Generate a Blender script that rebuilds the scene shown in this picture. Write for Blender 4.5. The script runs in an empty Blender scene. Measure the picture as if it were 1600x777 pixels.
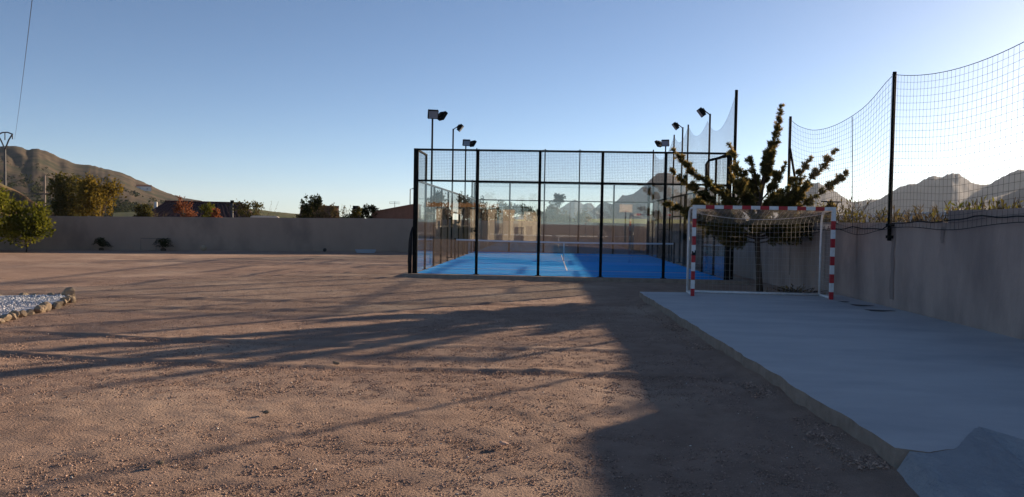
import bpy, math, random
import numpy as np
from mathutils import Vector, Matrix
random.seed(7); rng = np.random.default_rng(7)
sc = bpy.context.scene
COL = sc.collection
rad = math.radians

# ------------------------------------------------------------------ camera, sky, sun, exposure
cam = bpy.data.cameras.new('camera'); cam_o = bpy.data.objects.new('camera', cam); COL.objects.link(cam_o)
sc.camera = cam_o
cam.sensor_width = 36; cam.lens = 36*1212.9/1600; cam.clip_start = .05; cam.clip_end = 30000
def _rot(p, yaw, roll):
    cy, sy, cp, sp, cr, sr = math.cos(yaw), math.sin(yaw), math.cos(p), math.sin(p), math.cos(roll), math.sin(roll)
    return Matrix(((cy,-sy,0),(sy,cy,0),(0,0,1))) @ Matrix(((1,0,0),(0,cp,sp),(0,-sp,cp))) @ Matrix(((cr,0,sr),(0,1,0),(-sr,0,cr)))
_R = _rot(.0324, .0483, -.0181) @ Matrix(((1,0,0),(0,0,-1),(0,1,0)))
cam_o.matrix_world = Matrix.Translation((0,0,1.7666)) @ _R.to_4x4()

SUN_EL, SUN_AZ = 12.0, 42.0          # azimuth measured from +Y towards +X
w = bpy.data.worlds.new('World'); sc.world = w; w.use_nodes = True
nt = w.node_tree; bg = nt.nodes['Background']
sky = nt.nodes.new('ShaderNodeTexSky'); sky.sky_type = 'NISHITA'; sky.sun_disc = False
sky.sun_elevation = rad(SUN_EL); sky.sun_rotation = rad(SUN_AZ)
sky.altitude = 300; sky.air_density = 0.6; sky.dust_density = 0.30; sky.ozone_density = 2.1
nt.links.new(sky.outputs[0], bg.inputs[0]); bg.inputs[1].default_value = .065
sun = bpy.data.lights.new('sun', 'SUN'); sun_o = bpy.data.objects.new('sun', sun); COL.objects.link(sun_o)
sun.energy = 5.0; sun.angle = rad(.7); sun.color = (1, .77, .55)
_d = Vector((math.sin(rad(SUN_AZ))*math.cos(rad(SUN_EL)), math.cos(rad(SUN_AZ))*math.cos(rad(SUN_EL)), math.sin(rad(SUN_EL))))
sun_o.rotation_euler = _d.to_track_quat('Z', 'Y').to_euler()
sc.view_settings.view_transform = 'Standard'; sc.view_settings.look = 'None'
sc.view_settings.exposure = 1.12; sc.view_settings.gamma = 1
sc.cycles.transparent_max_bounces = 48; sc.cycles.max_bounces = 8; sc.cycles.volume_bounces = 1
sc.cycles.caustics_reflective = False; sc.cycles.caustics_refractive = False

# ------------------------------------------------------------------ helpers
def tag(o, label=None, cat=None, group=None, kind=None):
    if label: o['label'] = label
    if cat: o['category'] = cat
    if group: o['group'] = group
    if kind: o['kind'] = kind
    return o
def empty(name, loc, rz=0, **k):
    o = bpy.data.objects.new(name, None); COL.objects.link(o)
    o.location = loc; o.rotation_euler = (0, 0, rz); o.empty_display_size = .2
    return tag(o, **k)
def fast_mesh(name, V, F):
    V = np.asarray(V, dtype=np.float32); F = np.asarray(F, dtype=np.int32)
    me = bpy.data.meshes.new(name); n = F.shape[1]
    me.vertices.add(len(V)); me.vertices.foreach_set('co', V.ravel())
    me.loops.add(F.size); me.loops.foreach_set('vertex_index', F.ravel())
    me.polygons.add(len(F)); me.polygons.foreach_set('loop_start', np.arange(0, F.size, n, dtype=np.int32))
    me.update(calc_edges=True); me.validate()
    return me
def link(name, me, mat, parent=None, smooth=False):
    o = bpy.data.objects.new(name, me); COL.objects.link(o)
    for m in (mat if isinstance(mat, (list, tuple)) else [mat]): me.materials.append(m)
    if smooth: me.polygons.foreach_set('use_smooth', [True]*len(me.polygons))
    if parent: o.parent = parent
    return o
class MB:
    def __init__(s): s.v = []; s.f = []; s.mi = []
    def add(s, vs, fs, mi=0):
        b = len(s.v); s.v += [tuple(v) for v in vs]; s.f += [tuple(i+b for i in f) for f in fs]; s.mi += [mi]*len(fs); return s
    def box(s, x0, x1, y0, y1, z0, z1, mi=0):
        return s.add([(x0,y0,z0),(x1,y0,z0),(x1,y1,z0),(x0,y1,z0),(x0,y0,z1),(x1,y0,z1),(x1,y1,z1),(x0,y1,z1)],
                     [(0,3,2,1),(4,5,6,7),(0,1,5,4),(1,2,6,5),(2,3,7,6),(3,0,4,7)], mi)
    def obox(s, c, ax, half, mi=0):
        c = Vector(c); X, Y, Z = [Vector(a).normalized()*h for a, h in zip(ax, half)]
        vs = [c+X*i+Y*j+Z*k for k in (-1,1) for i, j in ((-1,-1),(1,-1),(1,1),(-1,1))]
        return s.add(vs, [(0,3,2,1),(4,5,6,7),(0,1,5,4),(1,2,6,5),(2,3,7,6),(3,0,4,7)], mi)
    def tube(s, pts, r, n=8, mi=0, caps=True):
        pts = [Vector(p) for p in pts]; rs = r if isinstance(r, (list, tuple)) else [r]*len(pts)
        rings = []; up = None
        for i, p in enumerate(pts):
            t = (pts[min(i+1, len(pts)-1)]-pts[max(i-1, 0)]).normalized()
            if up is None: up = Vector((0,0,1)) if abs(t.z) < .9 else Vector((1,0,0))
            a = t.cross(up).normalized(); b = a.cross(t).normalized(); up = b
            rings.append([p+(a*math.cos(2*math.pi*k/n)+b*math.sin(2*math.pi*k/n))*rs[i] for k in range(n)])
        fs = [(i*n+k, i*n+(k+1) % n, (i+1)*n+(k+1) % n, (i+1)*n+k) for i in range(len(pts)-1) for k in range(n)]
        if caps: fs += [tuple(range(n))[::-1], tuple((len(pts)-1)*n+k for k in range(n))]
        return s.add([v for R_ in rings for v in R_], fs, mi)
    def mesh(s, name):
        me = bpy.data.meshes.new(name); me.from_pydata(s.v, [], s.f); me.update()
        if any(s.mi): me.polygons.foreach_set('material_index', s.mi)
        return me
    def build(s, name, mat, parent=None, smooth=False, bevel=0):
        o = link(name, s.mesh(name), mat, parent, smooth)
        if bevel:
            m = o.modifiers.new('bevel', 'BEVEL'); m.width = bevel; m.segments = 2; m.limit_method = 'ANGLE'
        return o
def wires(paths, r, n=3):                     # many thin cords as one mesh (numpy)
    Vs = []; Fs = []; base = 0
    ang = np.arange(n)*2*np.pi/n
    for P in paths:
        P = np.asarray(P, float); T = np.gradient(P, axis=0); T /= np.linalg.norm(T, axis=1, keepdims=True)+1e-9
        up = np.array([0,0,1.]) if abs(T[0,2]) < .8 else np.array([0.6,.8,0])
        A = np.cross(T, up); A /= np.linalg.norm(A, axis=1, keepdims=True); B = np.cross(A, T)
        ring = P[:,None,:]+r*(A[:,None,:]*np.cos(ang)[None,:,None]+B[:,None,:]*np.sin(ang)[None,:,None])
        m = len(P); Vs.append(ring.reshape(-1,3))
        i = np.arange(m-1)[:,None]*n; k = np.arange(n)[None,:]
        Fs.append((np.stack([i+k, i+(k+1) % n, i+n+(k+1) % n, i+n+k], -1).reshape(-1,4))+base); base += m*n
    return fast_mesh('net', np.concatenate(Vs), np.concatenate(Fs))
_lat = rng.random((64, 256, 256))
def vn(x, y, seed=0):
    L = _lat[seed % 64]; xi = np.floor(x).astype(int); yi = np.floor(y).astype(int); u = x-xi; v = y-yi
    u = u*u*(3-2*u); v = v*v*(3-2*v); g = lambda a, b: L[a % 256, b % 256]
    return (g(xi,yi)*(1-u)+g(xi+1,yi)*u)*(1-v)+(g(xi,yi+1)*(1-u)+g(xi+1,yi+1)*u)*v
def fbm(x, y, oct=4, seed=0):
    s = 0; a = .5
    for i in range(oct): s = s+a*(vn(x*2**i+17*i, y*2**i+9*i, seed+i)-.5); a *= .5
    return s

# ------------------------------------------------------------------ materials
def mat(name, c, rough=.7, metal=0, spec=.3, var=None, vscale=3, bump=0, bscale=40, stretch=None, detail=5, island=0, var2=None, v2scale=.6, v2lo=.5, v2hi=.65):
    m = bpy.data.materials.new(name); m.use_nodes = True; N = m.node_tree.nodes; L = m.node_tree.links
    p = N['Principled BSDF']; p.inputs['Roughness'].default_value = rough; p.inputs['Metallic'].default_value = metal
    p.inputs['Specular IOR Level'].default_value = spec; p.inputs['Base Color'].default_value = (*c, 1)
    tc = N.new('ShaderNodeTexCoord'); vec = tc.outputs['Object']
    if stretch:
        mp = N.new('ShaderNodeMapping'); mp.inputs['Scale'].default_value = stretch; L.new(vec, mp.inputs[0]); vec = mp.outputs[0]
    out = None
    def noise(scale, d=detail):
        n = N.new('ShaderNodeTexNoise'); n.inputs['Scale'].default_value = scale; n.inputs['Detail'].default_value = d
        n.inputs['Roughness'].default_value = .62; L.new(vec, n.inputs['Vector']); return n.outputs['Fac']
    def ramp(fac, lo, hi, a, b):
        r = N.new('ShaderNodeValToRGB'); r.color_ramp.elements[0].position = lo; r.color_ramp.elements[1].position = hi
        r.color_ramp.elements[0].color = (*a, 1); r.color_ramp.elements[1].color = (*b, 1); L.new(fac, r.inputs[0]); return r.outputs[0]
    if var: out = ramp(noise(vscale), .32, .68, c, var)
    if var2:
        mx = N.new('ShaderNodeMix'); mx.data_type = 'RGBA'
        L.new(ramp(noise(v2scale), v2lo, v2hi, (0,0,0), (1,1,1)), mx.inputs[0])
        if out: L.new(out, mx.inputs[6])
        else: mx.inputs[6].default_value = (*c, 1)
        mx.inputs[7].default_value = (*var2, 1); out = mx.outputs[2]
    if island:
        g = N.new('ShaderNodeNewGeometry'); h = N.new('ShaderNodeHueSaturation')
        mr = N.new('ShaderNodeMapRange'); mr.inputs[3].default_value = 1-island; mr.inputs[4].default_value = 1+island
        L.new(g.outputs['Random Per Island'], mr.inputs[0]); L.new(mr.outputs[0], h.inputs['Value'])
        if out: L.new(out, h.inputs['Color'])
        else: h.inputs['Color'].default_value = (*c, 1)
        out = h.outputs[0]
    if out: L.new(out, p.inputs['Base Color'])
    if bump:
        b = N.new('ShaderNodeBump'); b.inputs['Strength'].default_value = min(1, bump); b.inputs['Distance'].default_value = .02*max(1, bump)
        L.new(noise(bscale, 6), b.inputs['Height']); L.new(b.outputs[0], p.inputs['Normal'])
    return m
def leaf_mat(name, c, c2, trans=.35, hue=0):
    m = bpy.data.materials.new(name); m.use_nodes = True; N = m.node_tree.nodes; L = m.node_tree.links
    for n in list(N):
        if n.type == 'BSDF_PRINCIPLED': N.remove(n)
    g = N.new('ShaderNodeNewGeometry'); r = N.new('ShaderNodeValToRGB')
    r.color_ramp.elements[0].color = (*c, 1); r.color_ramp.elements[1].color = (*c2, 1)
    tc = N.new('ShaderNodeTexCoord'); no = N.new('ShaderNodeTexNoise'); no.inputs['Scale'].default_value = 1.6; L.new(tc.outputs['Object'], no.inputs[0])
    mm = N.new('ShaderNodeMath'); mm.operation = 'MULTIPLY_ADD'; L.new(g.outputs['Random Per Island'], mm.inputs[0]); mm.inputs[1].default_value = .5
    m2 = N.new('ShaderNodeMath'); m2.operation = 'MULTIPLY_ADD'; L.new(no.outputs['Fac'], m2.inputs[0]); m2.inputs[1].default_value = 1.5; m2.inputs[2].default_value = -.5
    L.new(m2.outputs[0], mm.inputs[2]); L.new(mm.outputs[0], r.inputs[0])
    d = N.new('ShaderNodeBsdfDiffuse'); t = N.new('ShaderNodeBsdfTranslucent'); mx = N.new('ShaderNodeMixShader'); mx.inputs[0].default_value = trans
    L.new(r.outputs[0], d.inputs[0]); L.new(r.outputs[0], t.inputs[0]); L.new(d.outputs[0], mx.inputs[1]); L.new(t.outputs[0], mx.inputs[2])
    L.new(mx.outputs[0], N['Material Output'].inputs[0]); return m
def glass_mat():
    m = bpy.data.materials.new('glass'); m.use_nodes = True; N = m.node_tree.nodes; L = m.node_tree.links
    for n in list(N):
        if n.type == 'BSDF_PRINCIPLED': N.remove(n)
    t = N.new('ShaderNodeBsdfTransparent'); t.inputs[0].default_value = (.97, .985, .98, 1)
    g = N.new('ShaderNodeBsdfGlossy'); g.inputs['Roughness'].default_value = .004; g.inputs[0].default_value = (1,1,1,1)
    lw = N.new('ShaderNodeLayerWeight'); lw.inputs[0].default_value = .5
    pw = N.new('ShaderNodeMath'); pw.operation = 'POWER'; L.new(lw.outputs['Facing'], pw.inputs[0]); pw.inputs[1].default_value = 4
    ma = N.new('ShaderNodeMath'); ma.operation = 'MULTIPLY_ADD'; L.new(pw.outputs[0], ma.inputs[0]); ma.inputs[1].default_value = .6; ma.inputs[2].default_value = .085
    mx = N.new('ShaderNodeMixShader'); L.new(ma.outputs[0], mx.inputs[0]); L.new(t.outputs[0], mx.inputs[1]); L.new(g.outputs[0], mx.inputs[2])
    L.new(mx.outputs[0], N['Material Output'].inputs[0]); return m
M = dict(
 gravel=mat('gravel', (.41,.285,.215), 1, 0, .1, var=(.295,.20,.15), vscale=2.2, bump=2.0, bscale=45, detail=9, var2=(.49,.355,.265), v2scale=.35, v2lo=.48, v2hi=.66),
 pebble=mat('pebble', (.37,.255,.195), 1, 0, .1, island=.45),
 pale_pebble=mat('pale_pebble', (.62,.55,.47), .9, 0, .2, island=.3),
 concrete=mat('concrete', (.43,.425,.425), .7, 0, .35, var=(.52,.515,.505), vscale=.9, bump=.5, bscale=24, var2=(.34,.345,.36), v2scale=.55, v2lo=.46, v2hi=.72, stretch=(.7,1.6,1), detail=10),
 concrete_edge=mat('concrete_edge', (.36,.295,.24), .95, 0, .1, var=(.24,.195,.155), vscale=5, bump=1, bscale=25),
 mortar=mat('mortar', (.40,.40,.405), .95, 0, .15, var=(.34,.345,.355), vscale=4, bump=2.5, bscale=14),
 wall=mat('wall_render', (.47,.365,.31), .95, 0, .1, var=(.38,.295,.25), vscale=1.3, bump=1, bscale=16, var2=(.28,.225,.20), v2scale=.8, v2lo=.44, v2hi=.66, stretch=(1,1,.4), detail=9),
 wall_left=mat('wall_plaster', (.40,.295,.225), .95, 0, .1, var=(.33,.245,.19), vscale=.8, bump=.4, bscale=12, var2=(.27,.205,.165), v2scale=.4, stretch=(1,1,.6)),
 drip=mat('drip_stain', (.27,.215,.19), 1, 0, .1),
 wet=mat('wet_stain', (.028,.028,.032), .5, 0, .3, var=(.05,.05,.055), vscale=6),
 turf=mat('blue_turf', (.005,.29,.90), .95, 0, .05, var=(.02,.52,.98), vscale=1.4, stretch=(.10,2.6,1), bump=.5, bscale=60, var2=(.004,.19,.72), v2scale=.8, v2lo=.52, v2hi=.7),
 white=mat('white_paint', (.78,.78,.77), .5, 0, .4, var=(.62,.61,.58), vscale=9, detail=9),
 red=mat('red_paint', (.46,.022,.03), .5, 0, .4, var=(.36,.02,.025), vscale=9),
 line=mat('line_paint', (.8,.8,.8), .9, 0, .1),
 black=mat('black_metal', (.007,.009,.009), .8, .0, .04, var=(.011,.013,.013), vscale=6),
 wire=mat('black_wire', (.006,.007,.007), .8, 0, .05),
 cord=mat('black_cord', (.02,.02,.022), .8, 0, .1),
 wcord=mat('white_cord', (.5,.47,.42), .9, 0, .1),
 tape=mat('net_tape', (.58,.59,.62), .8, 0, .2),
 lens=mat('lamp_glass', (.25,.26,.28), .15, 0, .6),
 galv=mat('grey_steel', (.05,.055,.06), .6, .2, .3, var=(.075,.075,.078), vscale=4),
 bark=mat('bark', (.10,.075,.055), 1, 0, .1, var=(.06,.045,.035), vscale=9, bump=1.5, bscale=30, stretch=(1,1,.3)),
 stone=mat('tan_stone', (.43,.335,.23), .95, 0, .15, var=(.34,.26,.18), vscale=5, bump=1.2, bscale=14),
 quartz=mat('white_gravel', (.55,.55,.57), .8, 0, .3, island=.3),
 roof=mat('dark_tile', (.075,.035,.035), .9, 0, .15, var=(.05,.026,.027), vscale=3, bump=.5, bscale=10),
 terracotta=mat('terracotta', (.20,.09,.06), .9, 0, .15, var=(.14,.065,.045), vscale=3, bump=.5, bscale=10),
 cream=mat('cream_render', (.56,.50,.41), .9, 0, .15, var=(.49,.44,.36), vscale=1.5),
 whitewash=mat('whitewash', (.75,.74,.71), .9, 0, .15, var=(.66,.65,.62), vscale=1.5),
 brick=mat('brown_brick', (.20,.115,.085), .95, 0, .1, var=(.14,.085,.065), vscale=4, bump=.6, bscale=14),
 wood=mat('orange_wood', (.30,.17,.08), .7, 0, .2, var=(.23,.13,.06), vscale=2, stretch=(.2,4,4)),
 dark_stone=mat('dark_stone', (.09,.075,.065), .95, 0, .1, var=(.06,.05,.045), vscale=4),
 hill=mat('hill', (.105,.077,.052), 1, 0, .05, var=(.062,.05,.036), vscale=.035, detail=12, var2=(.04,.042,.025), v2scale=.05, v2lo=.48, v2hi=.6),
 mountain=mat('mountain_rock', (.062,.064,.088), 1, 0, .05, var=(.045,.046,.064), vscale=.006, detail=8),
 green_hill=mat('green_slope', (.09,.11,.045), 1, 0, .05, var=(.13,.115,.06), vscale=.05, detail=8, var2=(.05,.065,.03), v2scale=.08),
 field=mat('green_field', (.17,.22,.055), 1, 0, .05, var=(.22,.22,.08), vscale=.03, detail=7),
 bank=mat('earth_bank', (.15,.10,.06), 1, 0, .05, var=(.11,.075,.042), vscale=.9, bump=2, bscale=3, var2=(.12,.11,.05), v2scale=.6),
 plain=mat('plain', (.2,.15,.11), 1, 0, .05),
 glass=glass_mat(),
 dkgreen=leaf_mat('conifer_leaf', (.045,.052,.02), (.165,.14,.045), .45),
 conifer_tip_backlit=leaf_mat('conifer_tip_backlit', (.17,.125,.04), (.38,.27,.085), .55),  # yellow-brown branch tips, colour lightened to carry the glow of backlight
 olive=leaf_mat('olive_leaf', (.035,.042,.014), (.15,.125,.035), .4),
 yellowgreen=leaf_mat('yellow_green_leaf', (.045,.06,.010), (.19,.18,.022), .45),
 golden=leaf_mat('golden_leaf', (.08,.066,.016), (.25,.175,.03), .42),
 rust=leaf_mat('rust_leaf', (.14,.05,.025), (.26,.10,.045), .45),
 brownleaf=leaf_mat('brown_leaf', (.065,.055,.03), (.16,.12,.06), .35),
 darkleaf=leaf_mat('dark_leaf', (.014,.022,.010), (.045,.05,.02), .25),
 drygrass=leaf_mat('dry_stems', (.20,.13,.06), (.36,.26,.12), .4),
)
# ------------------------------------------------------------------ the setting: ground
xs = np.unique(np.concatenate([-np.geomspace(9, 6000, 46)[::-1], np.arange(-9, 3.4, .055), np.geomspace(3.4, 6000, 40)]))
ys = np.unique(np.concatenate([-np.geomspace(1, 6000, 30)[::-1], np.linspace(-1, 3.4, 20), np.arange(3.4, 13, .05), np.geomspace(13, 46, 190), np.geomspace(46.5, 6000, 44)]))
X, Y = np.meshgrid(xs, ys)
near = np.clip(1-(np.hypot(X, Y-8)-14)/60, 0, 1)
Z = near*(.05*fbm(X*.35, Y*.35, 3, 1) + .035*fbm(X*2.1, Y*2.1, 3, 5) + .03*fbm(X*8, Y*8, 2, 9)*np.clip(1.3-Y/24, 0, 1))
for a, b, wd in ((-.10, 9.2, .16), (-.10, 10.9, .16), (.03, 15.5, .2), (.03, 17.2, .2), (-.05, 24, .25), (-.05, 26, .25), (.02, 30, .3), (.02, 32, .3)):
    d = Y-(b+a*X+.4*np.sin(X*.25)); Z += near*.022*(np.exp(-((d-wd)/(wd*.6))**2)-np.exp(-(d/(wd*.8))**2))*(.5+vn(X*.6, Y*.6, 21))
ny, nx = X.shape; I = np.arange(ny*nx).reshape(ny, nx)
F = np.stack([I[:-1,:-1], I[:-1,1:], I[1:,1:], I[1:,:-1]], -1).reshape(-1, 4)
g = link('ground', fast_mesh('ground', np.stack([X, Y, Z-.02], -1).reshape(-1, 3), F), M['gravel'], smooth=True)
tag(g, kind='structure')

def pebbles(name, n, m, smin, smax, region, seed, pw=1.6):
    r = np.random.default_rng(seed); P = []
    while sum(len(p) for p in P) < n:
        P.append(region(r, n))
    P = np.concatenate(P)[:n]; s = smin*(smax/smin)**(r.random(n)**pw)
    base = np.array([(1,0,0),(0,1,0),(-1,0,0),(0,-1,0),(0,0,1),(0,0,-1)], float)
    V = base[None]*(.65+.7*r.random((n,6,1)))*s[:,None,None]*(.7+.6*r.random((n,1,3)))*np.array([1,1,.7])
    a = r.random(n)*6.28; c, q = np.cos(a), np.sin(a)
    V = np.stack([V[...,0]*c[:,None]-V[...,1]*q[:,None], V[...,0]*q[:,None]+V[...,1]*c[:,None], V[...,2]], -1)
    V[...,0] += P[:,0:1]; V[...,1] += P[:,1:2]; V[...,2] += P[:,2:3]+.1*s[:,None]
    f = np.array([(0,1,4),(1,2,4),(2,3,4),(3,0,4),(1,0,5),(2,1,5),(3,2,5),(0,3,5)])
    F = (f[None]+(np.arange(n)*6)[:,None,None]).reshape(-1,3)
    o = link(name, fast_mesh(name, V.reshape(-1,3), F), m); return o
def reg_yard(r, n):
    d = 3.6*(26/3.6)**(r.random(n)**.9); t = np.radians(-40+75*r.random(n)); x = d*np.sin(t); y = d*np.cos(t)
    k = (x < 2.05) & ((vn(x*.7, y*.7, 30) > .12+.4*r.random(n)))
    x, y = x[k], y[k]; z = .05*fbm(x*.35, y*.35, 3, 1)+.035*fbm(x*2.1, y*2.1, 3, 5)-.02
    return np.stack([x, y, z], -1)
def slab_edge_x(y): return 2.56-.0305*(y-5.8)
def reg_edge(r, n):
    y = 5.75+13*r.random(n)**1.3; u = np.abs(r.normal(0, .13, n)); x = slab_edge_x(y)-.01-u; k = vn(y*1.4, y*0+2.2, 46) > .25+.3*r.random(n); return np.stack([x, y, .045*np.exp(-u*5)-.012], -1)[k]
tag(pebbles('loose_gravel', 130000, M['pebble'], .0035, .0108, reg_yard, 3, 2.0), kind='stuff')
tag(pebbles('pale_chippings', 1100, M['pale_pebble'], .005, .014, reg_yard, 4, 2.2), kind='stuff')
tag(pebbles('edge_rubble', 7000, M['pebble'], .005, .019, reg_edge, 5, 2.3), kind='stuff')

def reg_mid(r, n):
    p = reg_yard(r, n); d = np.hypot(p[:,0], p[:,1]); return p[d > 8]
tag(pebbles('coarse_gravel', 42000, M['pebble'], .005, .013, reg_mid, 14, 2.0), kind='stuff')
# concrete slab, its dusty edge, the rough apron
mb = MB(); n = 64
ys_ = np.linspace(5.75, 18.75, n); top = []
for i, y in enumerate(ys_):
    top.append((slab_edge_x(y)+.014*math.sin(y*3.1)+.008*math.sin(y*7.7)+random.uniform(-.012, .012), y))
near_edge = [(2.75,5.66),(3.0,5.78),(3.22,6.05),(3.43,6.30),(3.56,6.02),(3.72,5.72),(4.2,5.3),(5.0,5.0),(7.03,4.7)]
_ne = near_edge; near_edge = []
for a_, b_ in zip(_ne[:-1], _ne[1:]):
    for q in range(6): near_edge.append((a_[0]+(b_[0]-a_[0])*q/6+random.uniform(-.008,.008), a_[1]+(b_[1]-a_[1])*q/6+random.uniform(-.012,.012)))
near_edge.append(_ne[-1])
poly = near_edge + [(7.03, 19.15), (4.5, 19.0)] + top[::-1]
vs = [(x, y, .18) for x, y in poly] + [(x, y, -.12) for x, y in poly]; k = len(poly)
mb.add(vs, [tuple(range(k))]); mb.add(vs, [(i+k, (i+1) % k+k, (i+1) % k, i) for i in range(k)], 1)
tag(mb.build('concrete_slab', [M['concrete'], M['concrete_edge']]), kind='structure')
V = []
for j in range(260):
    y = 5.1+13.6*j/259; h_ = (.012+.055*vn(np.array(y*.9), np.array(3.3), 41)+.03*vn(np.array(y*5.), np.array(1.3), 42))*min(1, max(0, (y-5.2)/.9))
    for i in range(11):
        u = i/10; wd = .42+.2*vn(np.array(y*1.3), np.array(7.7), 43)
        V.append((slab_edge_x(y)+.03-wd*u, y, h_*(1-u)**1.7+.012*(vn(np.array(y*14.), np.array(u*7), 44)-.5)-.035*u))
F = [(j*11+i, j*11+i+1, (j+1)*11+i+1, (j+1)*11+i) for j in range(259) for i in range(10)]
tag(link('dirt_bank', fast_mesh('dirt_bank', V, [f[::-1] for f in F]), M['gravel'], smooth=True), kind='structure')
# apron: rough mortar sheet sloping from the slab end down to the yard
U, W = 110, 64; V = []
for j in range(W):
    for i in range(U):
        u = i/(U-1); v = j/(W-1)
        ex = np.interp(u, np.linspace(0, 1, len(near_edge)+1), [2.52]+[p[0] for p in near_edge]); ey = np.interp(u, np.linspace(0, 1, len(near_edge)+1), [5.72]+[p[1] for p in near_edge])
        x = ex+(ex-4)*.12*v; y = ey-.004-v*2.1
        z = .174*(1-v)**1.1-.03*v+.05*math.exp(-((x-3.42)/.3)**2-(v*3.2)**2)+(.07*float(fbm(np.array(x*1.6), np.array(y*1.6), 4, 40))+.035*float(fbm(np.array(x*9), np.array(y*9), 3, 47)))*min(1, v*9)
        if i == 0: x, z = x-.02, -.06
        V.append((x, y, z))
F = [(j*U+i, (j+1)*U+i, (j+1)*U+i+1, j*U+i+1) for j in range(W-1) for i in range(U-1)]
F = [f[::-1] for f in F]
tag(link('concrete_apron', fast_mesh('apron', V, F), M['mortar'], smooth=True), kind='structure')
for (cx, cy, a, b) in ((6.55,16.55,.20,.16),(6.50,15.55,.26,.15),(6.47,17.3,.10,.12)):
    mb = MB(); pts = []
    for i in range(22):
        t = i/22*2*math.pi; r = 1+.25*math.sin(3*t+cx*5)+.12*random.random()
        pts.append((cx+a*r*math.cos(t), cy+b*r*math.sin(t), .184))
    mb.add(pts, [tuple(range(22))]); tag(mb.build('damp_patch', M['wet']), kind='structure')

# ------------------------------------------------------------------ far terrain
def ridge(name, prof, r0, r1, r2, m, seed, rough=.25, step=.12, rows=34):
    az = np.array([p[0] for p in prof]); el = np.array([p[1] for p in prof])
    A = np.arange(az[0], az[-1]+1e-6, step); E = np.interp(A, az, el)
    zr = np.maximum(E, -.0008)*r1+1.77; V = []
    zr = zr+zr.clip(0)*.012*(vn(A*6, A*0+seed, seed)-.5)*2*(rough > .1)
    for j in range(rows+8):
        if j < rows: s = j/(rows-1); r = r0+(r1-r0)*s; f = s**1.25
        else: s = (j-rows+1)/8; r = r1+(r2-r1)*s; f = 1-s; 
        x = r*np.sin(np.radians(A)); y = r*np.cos(np.radians(A))
        gul = fbm(A*.55+s*1.2+3*fbm(A*.3, A*0+s*3, 2, seed+9), A*0+s*1.6, 4, seed)
        env = math.sin(math.pi*min(1, s))*(1 if j < rows else .4)
        z = zr*f*(1+rough*env*2.2*gul) - (2 if j in (0, rows+7) else 0)*0
        V.append(np.stack([x, y, np.maximum(z, -.3)], -1))
    V = np.stack(V); nr, na = V.shape[:2]; I = np.arange(nr*na).reshape(nr, na)
    F = np.stack([I[:-1,:-1], I[:-1,1:], I[1:,1:], I[1:,:-1]], -1).reshape(-1, 4)
    return tag(link(name, fast_mesh(name, V.reshape(-1,3), F), m, smooth=True), kind='structure'), V
HILL = [(-62,.02),(-54,.03),(-47,.038),(-39.95,.0462),(-38.1,.0627),(-36.18,.0725),(-35.58,.0739),(-35.01,.0725),(-34.68,.0708),(-34.16,.0727),(-33.47,.0679),(-32.77,.0623),(-32.06,.0572),(-31.16,.0566),(-30.42,.0536),(-29.49,.05),(-28.54,.0426),(-27.58,.0351),(-26.71,.0282),(-25.8,.0234),(-24.79,.0208),(-23.56,.016),(-21.9,.0121),(-19.76,.0083),(-18,.002),(-16,-.002)]
hill_o, hill_V = ridge('hill', HILL, 240, 700, 1000, M['hill'], 3, .17, rows=90)
GREEN = [(-30,.004),(-23.97,.0113),(-22.11,.0128),(-21.05,.0117),(-19.76,.009),(-18.46,.0072),(-16.69,.0054),(-13.99,.0031),(-10.31,.0019),(-6,-.003)]
ridge('green_slope', GREEN, 110, 260, 330, M['green_hill'], 12, .12)
SMALL = [(-4,.004),(.01,.0167),(.71,.0202),(1.18,.026),(1.78,.0319),(2.11,.0296),(2.4,.0256),(2.72,.0281),(3.0,.0274),(3.29,.0217),(4.0,.0137),(4.7,.0058),(6,.002)]
ridge('mountain', SMALL, 2300, 3300, 3700, M['mountain'], 21, .14, .06)
CENT = [(1,.004),(1.9,.0107),(2.83,.0159),(3.24,.0209),(3.61,.0267),(3.98,.0293),(4.49,.0269),(4.9,.0319),(5.26,.0393),(5.5,.0378),(6.09,.0411),(6.72,.0494),(7.13,.0575),(7.39,.0624),(7.84,.0673),(8.52,.0666),(8.98,.0626),(9.99,.0515),(11.15,.0492),(12.13,.0453),(13.23,.0415),(14.54,.0315),(15.84,.0207),(17.12,.0094),(18.5,.002)]
ridge('mountain', CENT, 1300, 2200, 2600, M['mountain'], 25, .16, .06)
RIGHT = [(11.5,.003),(13.28,.0083),(14.98,.0245),(16.02,.0402),(17.06,.0465),(17.68,.0481),(18.29,.0542),(18.61,.0557),(19.11,.0511),(19.85,.0435),(20.54,.0345),(20.94,.0319),(21.73,.0346),(22.5,.0361),(23.06,.0428),(23.62,.0502),(24.18,.053),(24.62,.0537),(25.1,.0587),(25.57,.0623),(25.82,.0615),(26.08,.0607),(26.36,.0642),(27.0,.0651),(27.26,.0604),(27.79,.0539),(28.32,.0517),(28.76,.053),(29.33,.0599),(29.82,.0653),(30.22,.0675),(30.48,.0678),(31.77,.0693),(33.63,.0763),(36.58,.0618),(39.32,.0421),(41.85,.024),(48,.012),(56,.004)]
ridge('mountain_range', RIGHT, 1700, 2700, 3200, M['mountain'], 31, .14, .08)
NEAR = [(23,.006),(24.98,.0188),(26.43,.0226),(27.49,.027),(28.18,.0313),(28.86,.0369),(29.7,.0425),(30.52,.0486),(32.11,.057),(34.26,.0628),(36.62,.0427),(39.37,.0178),(43,.004)]
ridge('ridge', NEAR, 900, 1500, 1800, M['mountain'], 37, .14, .1)
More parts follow.
